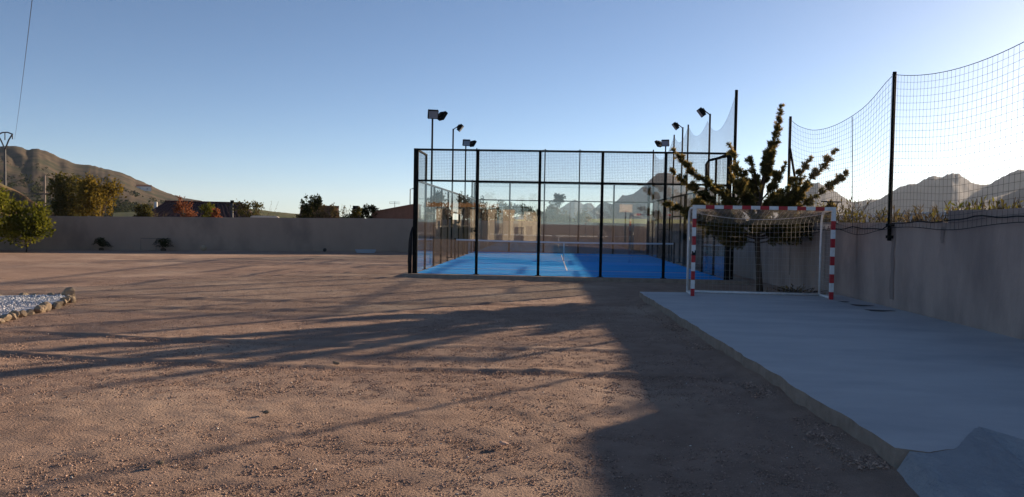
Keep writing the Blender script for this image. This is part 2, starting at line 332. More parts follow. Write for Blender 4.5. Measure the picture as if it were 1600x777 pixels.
ridge('field', [(-9,.001),(-4,.004),(0,.0066),(3.8,.008),(6,.0085),(10,.0085),(20,.008),(34,.007),(44,.002)], 95, 210, 300, M['field'], 45, .05, .4)
ridge('earth_bank', [(-52,.05),(-44,.05),(-39.95,.0435),(-37.8,.040),(-36.2,.034),(-35.0,.022),(-33.8,.006),(-32.5,-.005)], 50, 66, 80, M['bank'], 50, .3, .25)

# ------------------------------------------------------------------ boundary walls
WX = 7.05
rw = empty('boundary_wall', (WX, 12, 0), label='long grey rendered wall behind the goal, along the right of the concrete slab', cat='wall')
rw_inv = Matrix.Translation((-WX, -12, 0))
def loc(o, root):                     # part meshes are written in world coordinates: shift them under their root
    o.data.transform(Matrix.Translation(-Vector(root.location)) if root.rotation_euler.z == 0 else (Matrix.Translation(root.location) @ root.rotation_euler.to_matrix().to_4x4()).inverted())
    o.parent = root; return o
def grid_wall(p0, p1, z0, zt0, zt1, th, seed, amp=.006):
    p0, p1 = Vector((*p0, 0)), Vector((*p1, 0)); L_ = (p1-p0).length; t = (p1-p0)/L_; nrm = Vector((t.y, -t.x, 0)); m = MB()
    nu = max(4, int(L_/.5)); ed = []
    for i in range(nu+1):
        u = i/nu; zt = zt0+(zt1-zt0)*u+random.uniform(-.008, .008); c = p0+t*L_*u
        e = amp*random.uniform(-1, 1)
        ed.append([(c+nrm*(th/2+e)).to_tuple()[:2]+(z0,), (c+nrm*(th/2+e*.5)).to_tuple()[:2]+(zt-.012,), (c+nrm*(th/2-.012)).to_tuple()[:2]+(zt,), (c-nrm*(th/2-.012)).to_tuple()[:2]+(zt,), (c-nrm*(th/2)).to_tuple()[:2]+(zt-.012,), (c-nrm*(th/2)).to_tuple()[:2]+(z0,)])
    vs = [v for e in ed for v in e]; fs = [(i*6+k, (i+1)*6+k, (i+1)*6+k+1, i*6+k+1) for i in range(nu) for k in range(5)]
    fs += [tuple(range(6)), tuple(nu*6+5-k for k in range(6))]
    return m.add(vs, fs)
loc(grid_wall((WX+.1, 14.1), (WX+.1, 51.5), -.1, 1.93, 1.93, .2, 1).build('wall_section', M['wall']), rw)
s = loc(grid_wall((WX+.095, -7), (WX+.095, 14.1), -.1, 2.13, 2.13, .23, 2).build('wall_section', M['wall']), rw); s['label'] = 'taller near section of the wall'
lw = empty('boundary_wall', (-9, 45, 0), label='long low tan wall across the back of the gravel yard', cat='wall')
loc(grid_wall((-33, 36.3), (-9.2, 44.9), -.2, 1.62, 1.92, .2, 3, .01).build('wall_section', M['wall_left']), lw)
loc(grid_wall((-9.2, 44.9), (7.0, 50.75), -.2, 1.92, 1.90, .2, 4, .01).build('wall_section', M['wall_left']), lw)
for z, (x0, y0), L_ in ((.5, (-12.5, 43.6), 1),):
    pass
# drip stains under net brackets: thin dirt runs on the wall
for y, wd, z0 in ((16.3, .10, .35), (14.3, .07, 1.55), (23.1, .08, .4), (18.2, .05, 1.0), (20.2, .06, .5)):
    m_ = MB(); ptsL = []; ptsR = []
    for i in range(9):
        z = 1.85-(1.85-z0)*i/8; ptsL.append((WX-.011, y-wd*(.5+random.random()*.6), z)); ptsR.append((WX-.011, y+wd*(.5+random.random()*.6), z))
    m_.add(ptsL+ptsR, [(i, i+1, i+10, i+9) for i in range(8)]); loc(m_.build('dirt_run', M['drip']), rw)
pw = empty('boundary_wall', (10.2, 20, 0), label='pale whitewashed wall just showing beyond the grey wall and dry shrubs', cat='wall')
loc(grid_wall((10.2, 11), (10.2, 40), -.1, 2.28, 2.22, .25, 6).build('wall_section', M['whitewash']), pw)

# ------------------------------------------------------------------ the padel court
CX0, CX1, CY0, CY1, CZ = -4.355, 5.645, 24.99, 44.99, .1
pc = empty('padel_court', ((CX0+CX1)/2, (CY0+CY1)/2, 0), label='glass and black mesh padel court with a blue floor', cat='padel court')
loc(MB().box(CX0-.33, CX1+.62, CY0-.42, CY1+.3, -.15, .092).build('concrete_base', M['concrete_edge'], bevel=.012), pc)
loc(MB().box(CX0+.03, CX1-.03, CY0+.03, CY1-.03, .09, .1).build('turf', M['turf']), pc)
midx = (CX0+CX1)/2; midy = (CY0+CY1)/2
for yy in (midy-6.95, midy+6.95): loc(MB().box(CX0+.05, CX1-.05, yy-.025, yy+.025, .1, .104).build('court_line', M['line']), pc)
loc(MB().box(midx-.025, midx+.025, midy-7.15, midy+7.15, .1, .1045).build('court_line', M['line']), pc)
def post(x, y, z1, wx=.09, wy=.06): 
    m_ = MB().box(x-wx/2, x+wx/2, y-wy/2, y+wy/2, .093, z1).box(x-.09, x+.09, y-.07, y+.07, .094, .108); return loc(m_.build('post', M['black'], bevel=.006), pc)
def rail(a, b, h=.06): 
    a, b = Vector(a), Vector(b); t = (b-a).normalized(); up = Vector((0,0,1)); 
    if abs(t.z) > .9: up = Vector((1,0,0))
    return loc(MB().obox((a+b)/2, (t, t.cross(up), up), ((b-a).length/2, .028, h/2)).build('rail', M['black']), pc)
def glass(a, b, z0, z1):
    a, b = Vector((*a, 0)), Vector((*b, 0)); t = (b-a).normalized(); L_ = (b-a).length/2-.012
    o = loc(MB().obox(((a+b)/2)+Vector((0,0,(z0+z1)/2)), (t, t.cross(Vector((0,0,1))), Vector((0,0,1))), (L_, .005, (z1-z0)/2)).build('glass_panel', M['glass']), pc); return o
def mesh_panel(a, b, z0, z1, pitch=.05, r=None):
    r = r or (.0029 if abs(a[1]-b[1]) < .1 else .0014)
    a, b = np.array((*a, 0.)), np.array((*b, 0.)); L_ = np.linalg.norm(b-a); t = (b-a)/L_; P = []
    for u in np.arange(pitch/2, L_, pitch): P.append([a+t*u+[0,0,z0], a+t*u+[0,0,z1]])
    for z in np.arange(z0+pitch/2, z1, pitch): P.append([a+[0,0,z], b+[0,0,z]])
    return loc(link('wire_mesh', wires(P, r), M['wire']), pc)
for yy in (CY0, CY1):
    for i in range(6):
        x = CX0+2*i; corner = i in (0, 5)
        post(x, yy, 4.1+.03, .15 if corner else .09, .11 if corner else .07)
        if i < 5:
            glass((x+.05, yy), (x+1.95, yy), .115, 3.07); mesh_panel((x+.045, yy), (x+1.955, yy), 3.13, 4.07)
            rail((x+.045, yy, 3.1), (x+1.955, yy, 3.1)); rail((x+.045, yy, 4.1), (x+1.955, yy, 4.1))
for xx in (CX0, CX1):
    for j in range(1, 10):
        y = CY0+2*j
        if j == 5: continue
        post(xx, y, 4.13 if j in (1, 9) else 3.12, .07, .07)
    for (y0, y1) in ((CY0, CY0+2), (CY1-2, CY1)):
        glass((xx, y0+.06), (xx, y1-.05), .115, 3.07); mesh_panel((xx, y0+.05), (xx, y1-.045), 3.13, 4.07)
        rail((xx, y0+.06, 3.1), (xx, y1-.04, 3.1)); rail((xx, y0+.06, 4.1), (xx, y1-.04, 4.1))
    for (y0, y1) in ((CY0+2, CY0+4), (CY1-4, CY1-2)):
        glass((xx, y0+.05), (xx, y1-.05), .115, 2.05); mesh_panel((xx, y0+.045), (xx, y1-.045), 2.1, 3.07)
        rail((xx, y0+.04, 2.08), (xx, y1-.04, 2.08)); rail((xx, y0+.04, 3.1), (xx, y1-.04, 3.1))
    for j in (2, 3, 6, 7):
        y0 = CY0+2*j; mesh_panel((xx, y0+.045), (xx, y0+1.955), .13, 3.07); rail((xx, y0+.04, 3.1), (xx, y0+1.96, 3.1)); rail((xx, y0+.04, 1.6), (xx, y0+1.96, 1.6), .035)
    rail((xx, CY0+8.04, 3.1), (xx, CY1-8.04, 3.1)); rail((xx, CY0+8.04, 2.2), (xx, CY1-8.04, 2.2)); mesh_panel((xx, CY0+8.045), (xx, CY1-8.045), 2.23, 3.07)
# bent brace pipe at the front right corner
loc(MB().tube([(CX1-.35,CY0+1.85,2.9),(CX1-.36,CY0+1.85,3.9),(CX1-.3,CY0+1.7,4.02),(CX1-.05,CY0+.3,4.04)], .045, 8).build('brace', M['black'], smooth=True), pc)
cn = empty('court_net', (midx, midy, .1), label='low black tennis-style net with white tape across the middle of the blue court', cat='net')
P = []
def sag(u): return .88+.04*(2*u-1)**2
for u in np.linspace(0, 1, 200): P.append([(CX0+.1+9.8*u, midy, .12), (CX0+.1+9.8*u, midy, .1+sag(u))])
for q in np.linspace(.02, 1, 19): P.append([(CX0+.1+9.8*u, midy, .1+sag(u)*q) for u in np.linspace(0, 1, 12)])
loc(link('net', wires(P, .0026), M['cord']), cn)
m_ = MB()
for i in range(12):
    u0, u1 = i/12, (i+1)/12
    m_.add([(CX0+.1+9.8*u, midy+s, .1+sag(u)+z) for u in (u0, u1) for s in (-.008, .008) for z in (-.07, .0)], [(0,4,5,1),(2,3,7,6),(1,5,7,3),(0,2,6,4)])
loc(m_.build('tape', M['tape']), cn)
m_ = MB().box(midx-.025, midx+.025, midy-.012, midy+.012, .1, .96); loc(m_.build('centre_strap', M['tape']), cn)
for x in (CX0+.08, CX1-.08): loc(MB().tube([(x, midy, .093), (x, midy, 1.05)], .04, 10).build('post', M['black'], smooth=True), cn)
# black rolled sleeve against the left corner post
sl = MB(); sl.tube([(-4.49,24.84,.094),(-4.50,24.84,.5),(-4.485,24.84,1.1),(-4.46,24.85,1.4),(-4.43,24.87,1.6)], [.06,.065,.06,.045,.015], 10)
o = sl.build('rolled_cover', M['cord'], smooth=True); tag(o, 'black rolled cover leaning on the left front corner post of the court', 'rolled cover')

# floodlights round the court
def floodlight(x, y, h, side, label, twin):
    r = empty('floodlight', (x, y, 0), label=label, cat='floodlight', group='floodlight poles round the padel court')
    loc(MB().tube([(x,y,-.05),(x,y,h*.5),(x,y,h)], [.043,.04,.036], 10).box(x-.13,x+.13,y-.13,y+.13,-.05,.112).build('pole', M['black'], smooth=False), r)
    heads = [(.0, -.35), (.30, .4)] if twin else [(.28, .0)]
    for hx, hy in heads:
        c = Vector((x+side*(hx+.05), y+hy*.6, h+.05)); d = Vector((side*.80, -.55*np.sign(-hy) if twin and hy else 0., -.62)).normalized()
        if twin and hx == 0: d = Vector((side*.25, -.85, -.38)).normalized()
        u = Vector((0,0,1)).cross(d).normalized(); v = d.cross(u)
        m_ = MB().obox(c, (u, v, d), (.20, .17, .07)); m_.obox(c-d*.10, (u, v, d), (.12, .10, .04))
        hd = loc(m_.build('lamp_head', M['black'], bevel=.012), r)
        l = MB().obox(c+d*.072, (u, v, d), (.17, .14, .006)).build('lens', M['lens'], hd); l.data.transform(Matrix.Translation(-Vector(r.location)))
        loc(MB().tube([(x, y, h-.04), tuple(c-d*.13)], .022, 6).build('bracket', M['black']), r)
    return r
floodlight(-4.62, 30.0, 5.85, 1, 'tall black floodlight with two square lamp heads, nearest on the left of the court', True)
floodlight(-4.62, 36.4, 6.15, 1, 'black floodlight with one tilted lamp head, middle of the left side of the court', False)
floodlight(-4.62, 41.9, 6.0, 1, 'farthest black floodlight on the left side of the court, two small heads', True)
floodlight(5.98, 29.9, 6.05, -1, 'black floodlight beside the tall right corner net pole, nearest on the right of the court', False)
floodlight(5.98, 36.0, 6.3, -1, 'black floodlight with one flat lamp head, middle of the right side of the court', False)
floodlight(5.98, 41.2, 6.05, -1, 'farthest black floodlight on the right side of the court', True)

# black ball-stop net round the back and right of the court
NX = CX1+.22; NY = CY1+.2
bn = empty('ball_net', (NX, NY, 0), label='tall fine black ball-stop net on thin poles round the right and back of the court', cat='net')
def npole(x, y, h, r=.04): loc(MB().tube([(x,y,.0),(x,y,h)], r, 8).build('pole', M['black'], smooth=True), bn)
for y, h in ((25.25,6.15),(33.9,6.15),(37.7,6.15),(NY,6.15)): npole(NX, y, h, .05 if y < 26 else .035)
for x in (-4.34,-.36,1.65): npole(x, NY, 6.1, .035)
def hung_net(a, b, ztop, zbot, sagd, pitch, r, root, m, jitter=0, tie=None, zfun=None, bfun=None):
    a, b = np.array((*a, 0.)), np.array((*b, 0.)); L_ = np.linalg.norm(b-a)
    zt = zfun or (lambda u: ztop-4*sagd*u*(1-u)); zb = bfun or (lambda u: zbot)
    def pt(u, q): 
        p = a+(b-a)*u; p[2] = zb(u)+(zt(u)-zb(u))*q
        if jitter: p[:2] += jitter*math.sin(u*9+q*3)*(1-abs(2*q-1))
        return p
    nu = int(round(L_/pitch)); nv = int(round((ztop-zbot)/pitch)); P = []
    for i in range(nu+1): P.append([pt(i/nu, q) for q in np.linspace(0, 1, 9)])
    for j in range(nv+1): P.append([pt(u, j/nv) for u in np.linspace(0, 1, max(10, int(L_*3)))])
    n_ = loc(link('net_panel', wires(P, r), m), root)
    ro = loc(link('rope', wires([[pt(u, 1) for u in np.linspace(0, 1, 24)], [pt(u, 0) for u in np.linspace(0, 1, 24)]], r*2.4, 5), m), root)
    return n_
yl = [25.25, 29.78, 33.9, 37.7, NY]
for y0, y1, sg in zip(yl[:-1], yl[1:], (.75, .5, .5, .8)):
    h0, h1 = (6.1, 5.75) if y0 < 26 else ((5.75, 6.1) if y0 < 31 else (6.1, 6.1))
    hung_net((NX, y0), (NX, y1), 6.1, 1.0, sg, .055, .0014, bn, M['cord'], zfun=lambda u, h0=h0, h1=h1, sg=sg: h0+(h1-h0)*u-4*sg*u*(1-u))
xl = [-4.34, -.36, 1.65, NX]
for x0, x1, sg in zip(xl[:-1], xl[1:], (.22, .14, .22)): hung_net((x0, NY), (x1, NY), 6.08, 3.9, sg, .055, .0018, bn, M['cord'])
# net above the right-hand wall
wn = empty('ball_net', (WX-.08, 16.3, 0), label='wide-mesh ball net sagging between black posts above the right-hand wall', cat='net')
PX = WX-.08
for y, h in ((23.2, 5.04), (16.32, 5.0), (9.6, 5.0), (2.9, 5.0)):
    loc(MB().tube([(PX,y,1.55),(PX,y,h)], .039, 10).build('pole', M['black'], smooth=True), wn)
    loc(MB().box(PX-.06, WX+.012, y-.05, y+.05, 1.85, 1.90).box(PX-.055, WX+.012, y-.04, y+.04, 1.6, 1.66).build('bracket', M['black']), wn)
loc(MB().tube([(PX, 23.15, 4.1), (PX, 21.9, 2.0)], .035, 8).build('brace', M['black'], smooth=True), wn)
def zt1(u):   # y 23.2 -> 16.32, tied up at u=.70
    k = [0,.12,.3,.45,.58,.70,.82,.93,1]; v = [5.0,4.66,4.38,4.30,4.31,4.38,4.50,4.76,4.95]; return float(np.interp(u, np.linspace(0,1,60), np.convolve(np.pad(np.interp(np.linspace(0,1,60), k, v), 3, mode='edge'), np.ones(7)/7, 'valid')))
hung_net((PX-.05, 23.2), (PX-.05, 16.32), 5.0, 1.78, .6, .14, .0027, wn, M['cord'], .02, zfun=zt1, bfun=lambda u: 1.72+.07*math.sin(u*14))
hung_net((PX-.05, 16.32), (PX-.05, 9.6), 4.95, 1.86, .42, .14, .0027, wn, M['cord'], .02, bfun=lambda u: 1.80+.12*max(0, u-.3)*(1-abs(2*u-1))*3+.035*math.sin(u*11))
hung_net((PX-.05, 9.6), (PX-.05, 2.9), 4.95, 2.0, .42, .14, .0027, wn, M['cord'], .02)
loc(link('tie_line', wires([[(PX-.05, 18.37, 4.37), (PX-.04, 18.3, 3.2), (PX-.05, 18.15, 1.8)]], .008, 5), M['galv']), wn)
# thick black bottom rope drooping along the wall
m_ = MB(); pts = []
for y in np.linspace(23.4, 2.9, 90):
    z = np.interp(y, [2.9,9.6,12.2,13.0,14,15.4,16.2,16.4,17,18.1,19,20,23.4], [2.0,1.98,2.0,2.02,1.93,1.93,1.88,1.80,1.78,1.82,1.76,1.74,1.78]); pts.append((PX-.06+.01*math.sin(y*3), y, z+.012*math.sin(y*6)))
loc(m_.tube(pts, .012, 6).build('bottom_rope', M['cord'], smooth=True), wn)
br = MB().tube([(6.62,19.4,2.44),(7.12,19.4,2.43)], .016, 6).tube([(6.78,19.4,2.43),(6.86,19.4,2.3)], .014, 6).tube([(7.04,19.4,2.43),(6.98,19.4,2.3)], .014, 6).tube([(6.86,19.4,2.3),(7.0,19.4,1.9),(7.06,19.4,1.9)], .014, 6)
tag(br.build('steel_bracket', M['black']), 'small dark steel bracket standing above the wall behind the right goalpost', 'bracket')

# ------------------------------------------------------------------ handball goal
ga = -.0352; gx, gy, gz = 3.29, 17.92, .18
goal = empty('handball_goal', (gx, gy, gz), ga, label='red and white striped handball goal with a white net on the concrete slab', cat='goal')
S = .04; W_, H_ = 3.08, 2.04
def striped(axis, cx, start, segs):
    m_ = MB(); a = start
    for i, (ln, c) in enumerate(segs):
        e = .0006*(i % 2)
        if axis == 'x': m_.box(a, a+ln, -S-e, S+e, H_-S-e, H_+S+e, c)
        else: m_.box(cx-S-e, cx+S+e, -S-e, S+e, a, a+ln, c)
        a += ln
    return m_
cb = [(.20,0)]+[(.2,1),(.205,0)]*6+[(.2,1),(.17,0)]; tot = sum(s[0] for s in cb); cb = [(s[0]*(W_-2*S)/tot, s[1]) for s in cb]
striped('x', 0, S, cb).build('crossbar', [M['white'], M['red']], goal)
for cx in (0, W_):
    seg = [(.17,1)]+[(.2,0),(.2,1)]*4+[(H_+S-.17-1.6,0)]; striped('z', cx, 0, seg).build('goalpost', [M['white'], M['red']], goal)
D = .86
for cx in (0, W_):
    MB().tube([(cx, .03, H_-.04),(cx,.35,H_-.02),(cx,D-.25,H_-.03),(cx,D-.08,H_-.09),(cx,D-.01,H_-.26),(cx,D,1.2),(cx,D,.02)], .026, 10).build('rear_frame', M['white'], goal, smooth=True)
    MB().tube([(cx, .04, .03),(cx, D, .03)], .03, 8).build('ground_bar', M['white'], goal, smooth=True)
MB().tube([(0, D, .032),(W_, D, .032)], .03, 8).build('ground_bar', M['white'], goal, smooth=True)
P = []; nx_ = 31
for i in range(nx_+1):
    x = W_*i/nx_; u = i/nx_; sg = .16*4*u*(1-u)
    P.append([(x,.05,H_-.05),(x,.3,H_-.06-sg*.5),(x,D-.2,H_-.10-sg),(x,D-.03,1.75-sg*.6),(x,D+.06*math.sin(u*7),1.0),(x,D-.02,.08)])
P = [np.array(p) for p in P]
Q = []
for t in np.linspace(0, 1, 30): Q.append([np.array([np.interp(t*5, np.arange(6), p[:,k]) for k in range(3)]) for p in P])
link('net', wires(P+Q, .0021), M['wcord'], goal)
for cx in (0, W_):
    P = []
    for y in np.linspace(.08, D-.03, 9): P.append([(cx, y, H_-.08), (cx+.02, y, 1.6), (cx, y, 1.0), (cx, y, .1)])
    for z in np.linspace(.1, H_-.1, 20): P.append([(cx, .06, z), (cx+.015, .45, z-.02), (cx, D-.02, z)])
    link('side_net', wires(P, .0021), M['wcord'], goal)
link('net_cord', wires([[(W_*u, D-.2, H_-.10-.16*4*u*(1-u)) for u in np.linspace(0,1,20)]], .008, 5), M['wcord'], goal)
P = [[(W_-.02, y, H_-.35), (W_-.03, y+.01, 1.62-.05*math.sin(y*20))] for y in np.linspace(.15, .62, 9)]
link('net_bunch', wires(P, .008, 5), M['wcord'], goal)
MB().box(-.042,.043,-.0425,-.0405,.93,1.0).box(.02,.045,-.0425,-.0405,.98,1.05).box(-.043,-.01,-.0425,-.0405,1.0,1.03).build('torn_tape', M['cord'], goal)

# ------------------------------------------------------------------ vegetation helpers
def leaves(C_, D_, L_, Wd, r):
    n = len(C_); up = r.normal(size=(n,3)); S_ = np.cross(D_, up); S_ /= np.linalg.norm(S_, axis=1, keepdims=True)+1e-9
    L_ = L_*(.6+.8*r.random((n,1))); w_ = Wd*(.6+.8*r.random((n,1)))
    V = np.stack([C_, C_+D_*L_*.5+S_*w_, C_+D_*L_, C_+D_*L_*.5-S_*w_], 1); return V
def leaf_mesh(Vq):
    n = len(Vq); return fast_mesh('leaves', Vq.reshape(-1,3), np.arange(n*4).reshape(n,4))
def unit(v): return v/(np.linalg.norm(v, axis=-1, keepdims=True)+1e-9)
def tree(name, x, y, z1, rx, rz, leafm, label, cat='tree', group=None, n=2600, trunk_h=None, seed=0, ls=.16, lobes=9, ry=None, gap=.55, z0=0, sparse=False, tk=1):
    r = np.random.default_rng(seed); ry = ry or rx; root = empty(name, (x, y, z0), label=label, cat=cat, group=group)
    zc = z1-rz-z0; th = trunk_h if trunk_h is not None else max(.15, zc-rz*.7)
    m_ = MB(); lean = r.normal(0, .06, 2); k0 = max(.035, rx*.075)*tk
    m_.tube([(0,0,-.1),(lean[0]*.5,lean[1]*.5,th*.55),(lean[0],lean[1],th),(lean[0]*1.5,lean[1]*1.5,zc+rz*.3)], [k0*1.25,k0,k0*.85,k0*.35], 8)
    LC = []
    for i in range(lobes):
        a = r.random()*6.28; h = r.uniform(-.75, .8); q = math.sqrt(max(.05, 1-h*h))*r.uniform(.35, .8)
        c = np.array([rx*q*math.cos(a), ry*q*math.sin(a), zc+rz*h*.78]); LC.append((c, r.uniform(.28, .52)))
        st = np.array([lean[0], lean[1], th*r.uniform(.75, 1.05)]); mid = (st+c)/2+np.array([0,0,-.12*rz])
        m_.tube([st, mid, c+unit(c-st)*rz*.15], [k0*.5, k0*.32, k0*.1], 5)
    m_.build('trunk', M['bark'], root, smooth=True)
    Vs = []
    for c, s_ in LC:
        nn = int(n/lobes); ncl = max(6, nn//14)
        dv = unit(r.normal(size=(ncl,3))); rr = r.random((ncl,1))**.45
        cl = c+dv*rr*np.array([rx, ry, rz])*s_
        ctr = np.repeat(cl, 14, 0)+r.normal(size=(ncl*14,3))*np.array([rx,rx,rz])*(.085 if not sparse else .12)
        dd = unit(ctr-np.array([0,0,zc])+r.normal(size=ctr.shape)*.7*rx+np.array([0,0,.2]))
        Vs.append(leaves(ctr, dd, ls, ls*.32, r))
    Vs = np.concatenate(Vs); Vs = Vs[r.random(len(Vs)) < .95]; Vs[...,2] = np.maximum(Vs[...,2], .02)
    link('crown', leaf_mesh(Vs), leafm, root); return root
def stems(name, x, y, n, h, spread, leafm, label, cat='shrub', group=None, seed=0, leafn=6, wd=.02, z0=0):
    r = np.random.default_rng(seed); root = empty(name, (x, y, z0), label=label, cat=cat, group=group); P = []; Vs = []
    for i in range(n):
        b = r.normal(0, spread*.25, 2); a = r.random()*6.28; q = spread*r.uniform(.2, 1); hh = h*r.uniform(.55, 1)
        e = np.array([b[0]+q*math.cos(a), b[1]+q*math.sin(a), hh]); s = np.array([*b, -.02]); m = (s+e)/2+np.array([-.25*q*math.cos(a), -.25*q*math.sin(a), hh*.12])
        P.append([s, m, e]); t = r.random((leafn,1))**.7; pts = s*(1-t)**2+2*m*t*(1-t)+e*t*t
        Vs.append(leaves(pts, unit(r.normal(size=(leafn,3))*.6+unit(e-s)), .13, wd, r))
    link('stems', wires(P, .008), M['bark'], root); link('foliage', leaf_mesh(np.concatenate(Vs)), leafm, root); return root

# the conifer between the slab and the court
ct = empty('conifer_tree', (5.75, 21.7, 0), label='dark conifer with long spiky upswept branches behind the goal', cat='tree')
r = np.random.default_rng(11); m_ = MB()
trunk = [(.08,0,-.1),(.05,0,.3),(.0,0,.9),(-.04,0,1.5),(.0,0,2.3),(.08,.0,3.1),(.16,0,3.7)]
m_.tube(trunk, [.10,.085,.075,.07,.06,.045,.02], 10)
BR = [  # start height, end (dx,dy,z), droop, girth
 (2.0,(-2.45,-.3,3.83),-.35,.9),(1.8,(-2.50,-.5,3.28),-.30,1.0),(1.55,(-2.55,.2,2.40),-.1,.75),(2.5,(-.95,-.3,4.05),-.4,.9),(2.4,(-.75,.4,3.6),-.2,.9),
 (2.0,(2.05,.0,3.98),-.45,1.05),(1.8,(2.25,-.2,3.30),-.3,1.0),(2.2,(1.5,.5,3.75),-.4,.9),(3.0,(.52,0,5.1),-.25,1.0),(2.6,(.50,.2,4.55),-.15,.8),(2.9,(.2,-.2,4.1),-.1,1.0),
 (1.5,(-1.5,-.8,1.75),.1,1.1),(1.5,(1.4,.3,1.70),.1,1.1),(1.6,(1.75,-.7,2.35),-.1,1.1),(1.7,(-1.6,.7,2.45),-.1,1.1),(1.45,(-.7,1.2,1.7),0,1.1),(1.5,(.6,-1.3,1.8),0,1.1),(1.5,(-.4,-1.4,2.0),0,1.1),
 (1.9,(.9,1.3,2.8),-.2,1.0),(2.0,(-.9,-1.2,2.9),-.2,1.0),(2.1,(.8,-1.1,3.1),-.3,1.0),(2.3,(-.6,1.0,3.3),-.2,1.0),(2.5,(.5,-.6,3.5),-.2,1.1),(2.6,(-.4,-.5,3.6),-.2,1.1),(1.35,(.9,-.5,1.45),.05,.9),(1.35,(-.9,.1,1.4),.05,.9),
 (1.5,(1.95,.2,2.0),.1,1.1),(1.55,(-1.95,.3,2.05),.1,1.1),(1.45,(1.5,-.4,1.62),.1,1.0),(1.45,(-1.3,.5,1.6),.1,1.0),(1.75,(1.2,.9,2.2),-.1,1.1),(1.75,(-1.2,-.3,2.2),-.1,1.1),(1.6,(.2,.9,2.0),0,1.1),(2.2,(.0,.8,3.0),-.1,1.1),(2.15,(1.2,-.3,2.9),-.25,1.1),(2.1,(-1.3,.2,3.0),-.25,1.0),(2.6,(.25,.3,3.75),-.05,1.1)]
VA = []; VT = []
for z0, e, dr, gi in BR:
    gi = gi*(.62 if e[2] > 2.9 or abs(e[0]) > 2 else 1.0)
    t0 = np.array([np.interp(z0, [p[2] for p in trunk], [p[0] for p in trunk]), 0, z0]); e = np.array(e, float)
    mid = t0+(e-t0)*.55+np.array([0,0,dr]); tt = np.linspace(0, 1, 9)[:,None]; C_ = t0*(1-tt)**2+2*mid*tt*(1-tt)+e*tt*tt
    m_.tube([tuple(c) for c in C_], [max(.006, .028*(1-.85*q)) for q in np.linspace(0,1,9)], 5)
    L_ = np.linalg.norm(e-t0); paths = [(t0, mid, e, 1.0)]
    for k in range(int(5*L_*gi)+3):       # side branchlets
        t = r.uniform(.22, .93); p = t0*(1-t)**2+2*mid*t*(1-t)+e*t*t; ax = unit(2*(mid-t0)*(1-t)+2*(e-mid)*t)
        o_ = r.normal(size=3); o_ -= ax*o_.dot(ax); o_ = unit(o_); ln = (.12+.40*(1-t))*r.uniform(.55, 1.2)*min(1.1, gi+.1)
        q_ = p+unit(ax*1.1+o_*.75+np.array([0,0,.3]))*ln; md = (p+q_)/2+np.array([0,0,-.12*ln]); paths.append((p, md, q_, t))
        m_.tube([tuple(p), tuple(md), tuple(q_)], [.010, .007, .003], 4)
    for pi, (A_, B_, E_, tb) in enumerate(paths):
        Lp = np.linalg.norm(E_-A_); ph = r.uniform(0, 6.28); ntw = int((34 if pi == 0 else 40)*Lp*(1.0 if e[2] > 2.95 or abs(e[0]) > 2.2 else 1.9))+5
        for k in range(ntw):
            t = r.uniform(.16 if pi == 0 else .05, 1)**.9
            if math.sin(t*Lp*9+ph)+math.sin(t*Lp*23+ph*2)*.7 < -1.15: continue
            p = A_*(1-t)**2+2*B_*t*(1-t)+E_*t*t; ax = unit(2*(B_-A_)*(1-t)+2*(E_-B_)*t)
            o_ = r.normal(size=3); o_ -= ax*o_.dot(ax); o_ = unit(o_); d = unit(ax*.95+o_*.75+np.array([0,0,.15]))
            ln = (.085+.19*(1-t)**.8)*r.uniform(.45, 1.3)*(1 if pi == 0 else .8)*(.64 if e[2] > 2.95 or abs(e[0]) > 2.2 else 1.05); nl = int(22+60*ln)
            q = r.random((nl,1)); pts = p+d*ln*q; ld = unit(d*1.0+unit(r.normal(size=(nl,3)))*.8)
            v = leaves(pts, ld, .085, .0085, r); tip = (pi == 0 and t > .72) or (pi and tb > .6 and t > .4)
            (VT if (tip and r.random() < .6) or r.random() < .08 else VA).append(v)
m_.build('trunk', M['bark'], ct, smooth=True)
link('foliage', leaf_mesh(np.concatenate(VA)), M['dkgreen'], ct); link('foliage_tips', leaf_mesh(np.concatenate(VT)), M['conifer_tip_backlit'], ct)
stems('twig_pile', 6.5, 20.6, 40, .25, .75, M['drygrass'], 'heap of dry twigs on the ground between the conifer and the wall', 'twigs', seed=3, leafn=2)

# trees and shrubs beyond and along the left-hand wall
tree('leafy_tree', -27.0, 35.2, 3.2, 2.3, 1.5, M['yellowgreen'], 'yellow-green drooping tree at the left edge in front of the wall', n=6500, seed=1, ls=.17, lobes=20, gap=.4)
tree('leafy_bush', -24.9, 35.8, 2.3, 1.15, 1.12, M['yellowgreen'], 'low drooping yellow-green bush right of the tree at the left edge', 'bush', n=4200, trunk_h=.25, tk=.35, seed=91, ls=.16, lobes=10)
G = 'trees showing above the long back wall'
tree('leafy_tree', -35.0, 55, 4.8, 1.5, 1.8, M['olive'], 'dark olive-brown tree beside the concrete pole behind the wall', group=G, n=4600, seed=2, ls=.2, lobes=13)
tree('leafy_tree', -32.2, 54, 4.6, 1.65, 1.7, M['golden'], 'golden autumn tree behind the wall, left of the dark tiled roof', group=G, n=5000, seed=3, ls=.2, lobes=13)
tree('leafy_tree', -31.6, 59, 2.7, .75, .7, M['olive'], 'low olive bush in front of the hillside, left of the dark roof slope', 'bush', n=1600, seed=4, ls=.18, lobes=7)
tree('leafy_bush', -26.9, 56, 3.15, .85, .75, M['rust'], 'rusty sparse tree in front of the dark tiled roof', group=G, n=520, seed=5, ls=.15, lobes=9, sparse=True)
tree('leafy_bush', -25.3, 56, 2.8, .65, .8, M['yellowgreen'], 'small yellow-green bush between the two rusty bushes over the wall', 'bush', n=900, seed=6, ls=.14, lobes=7)
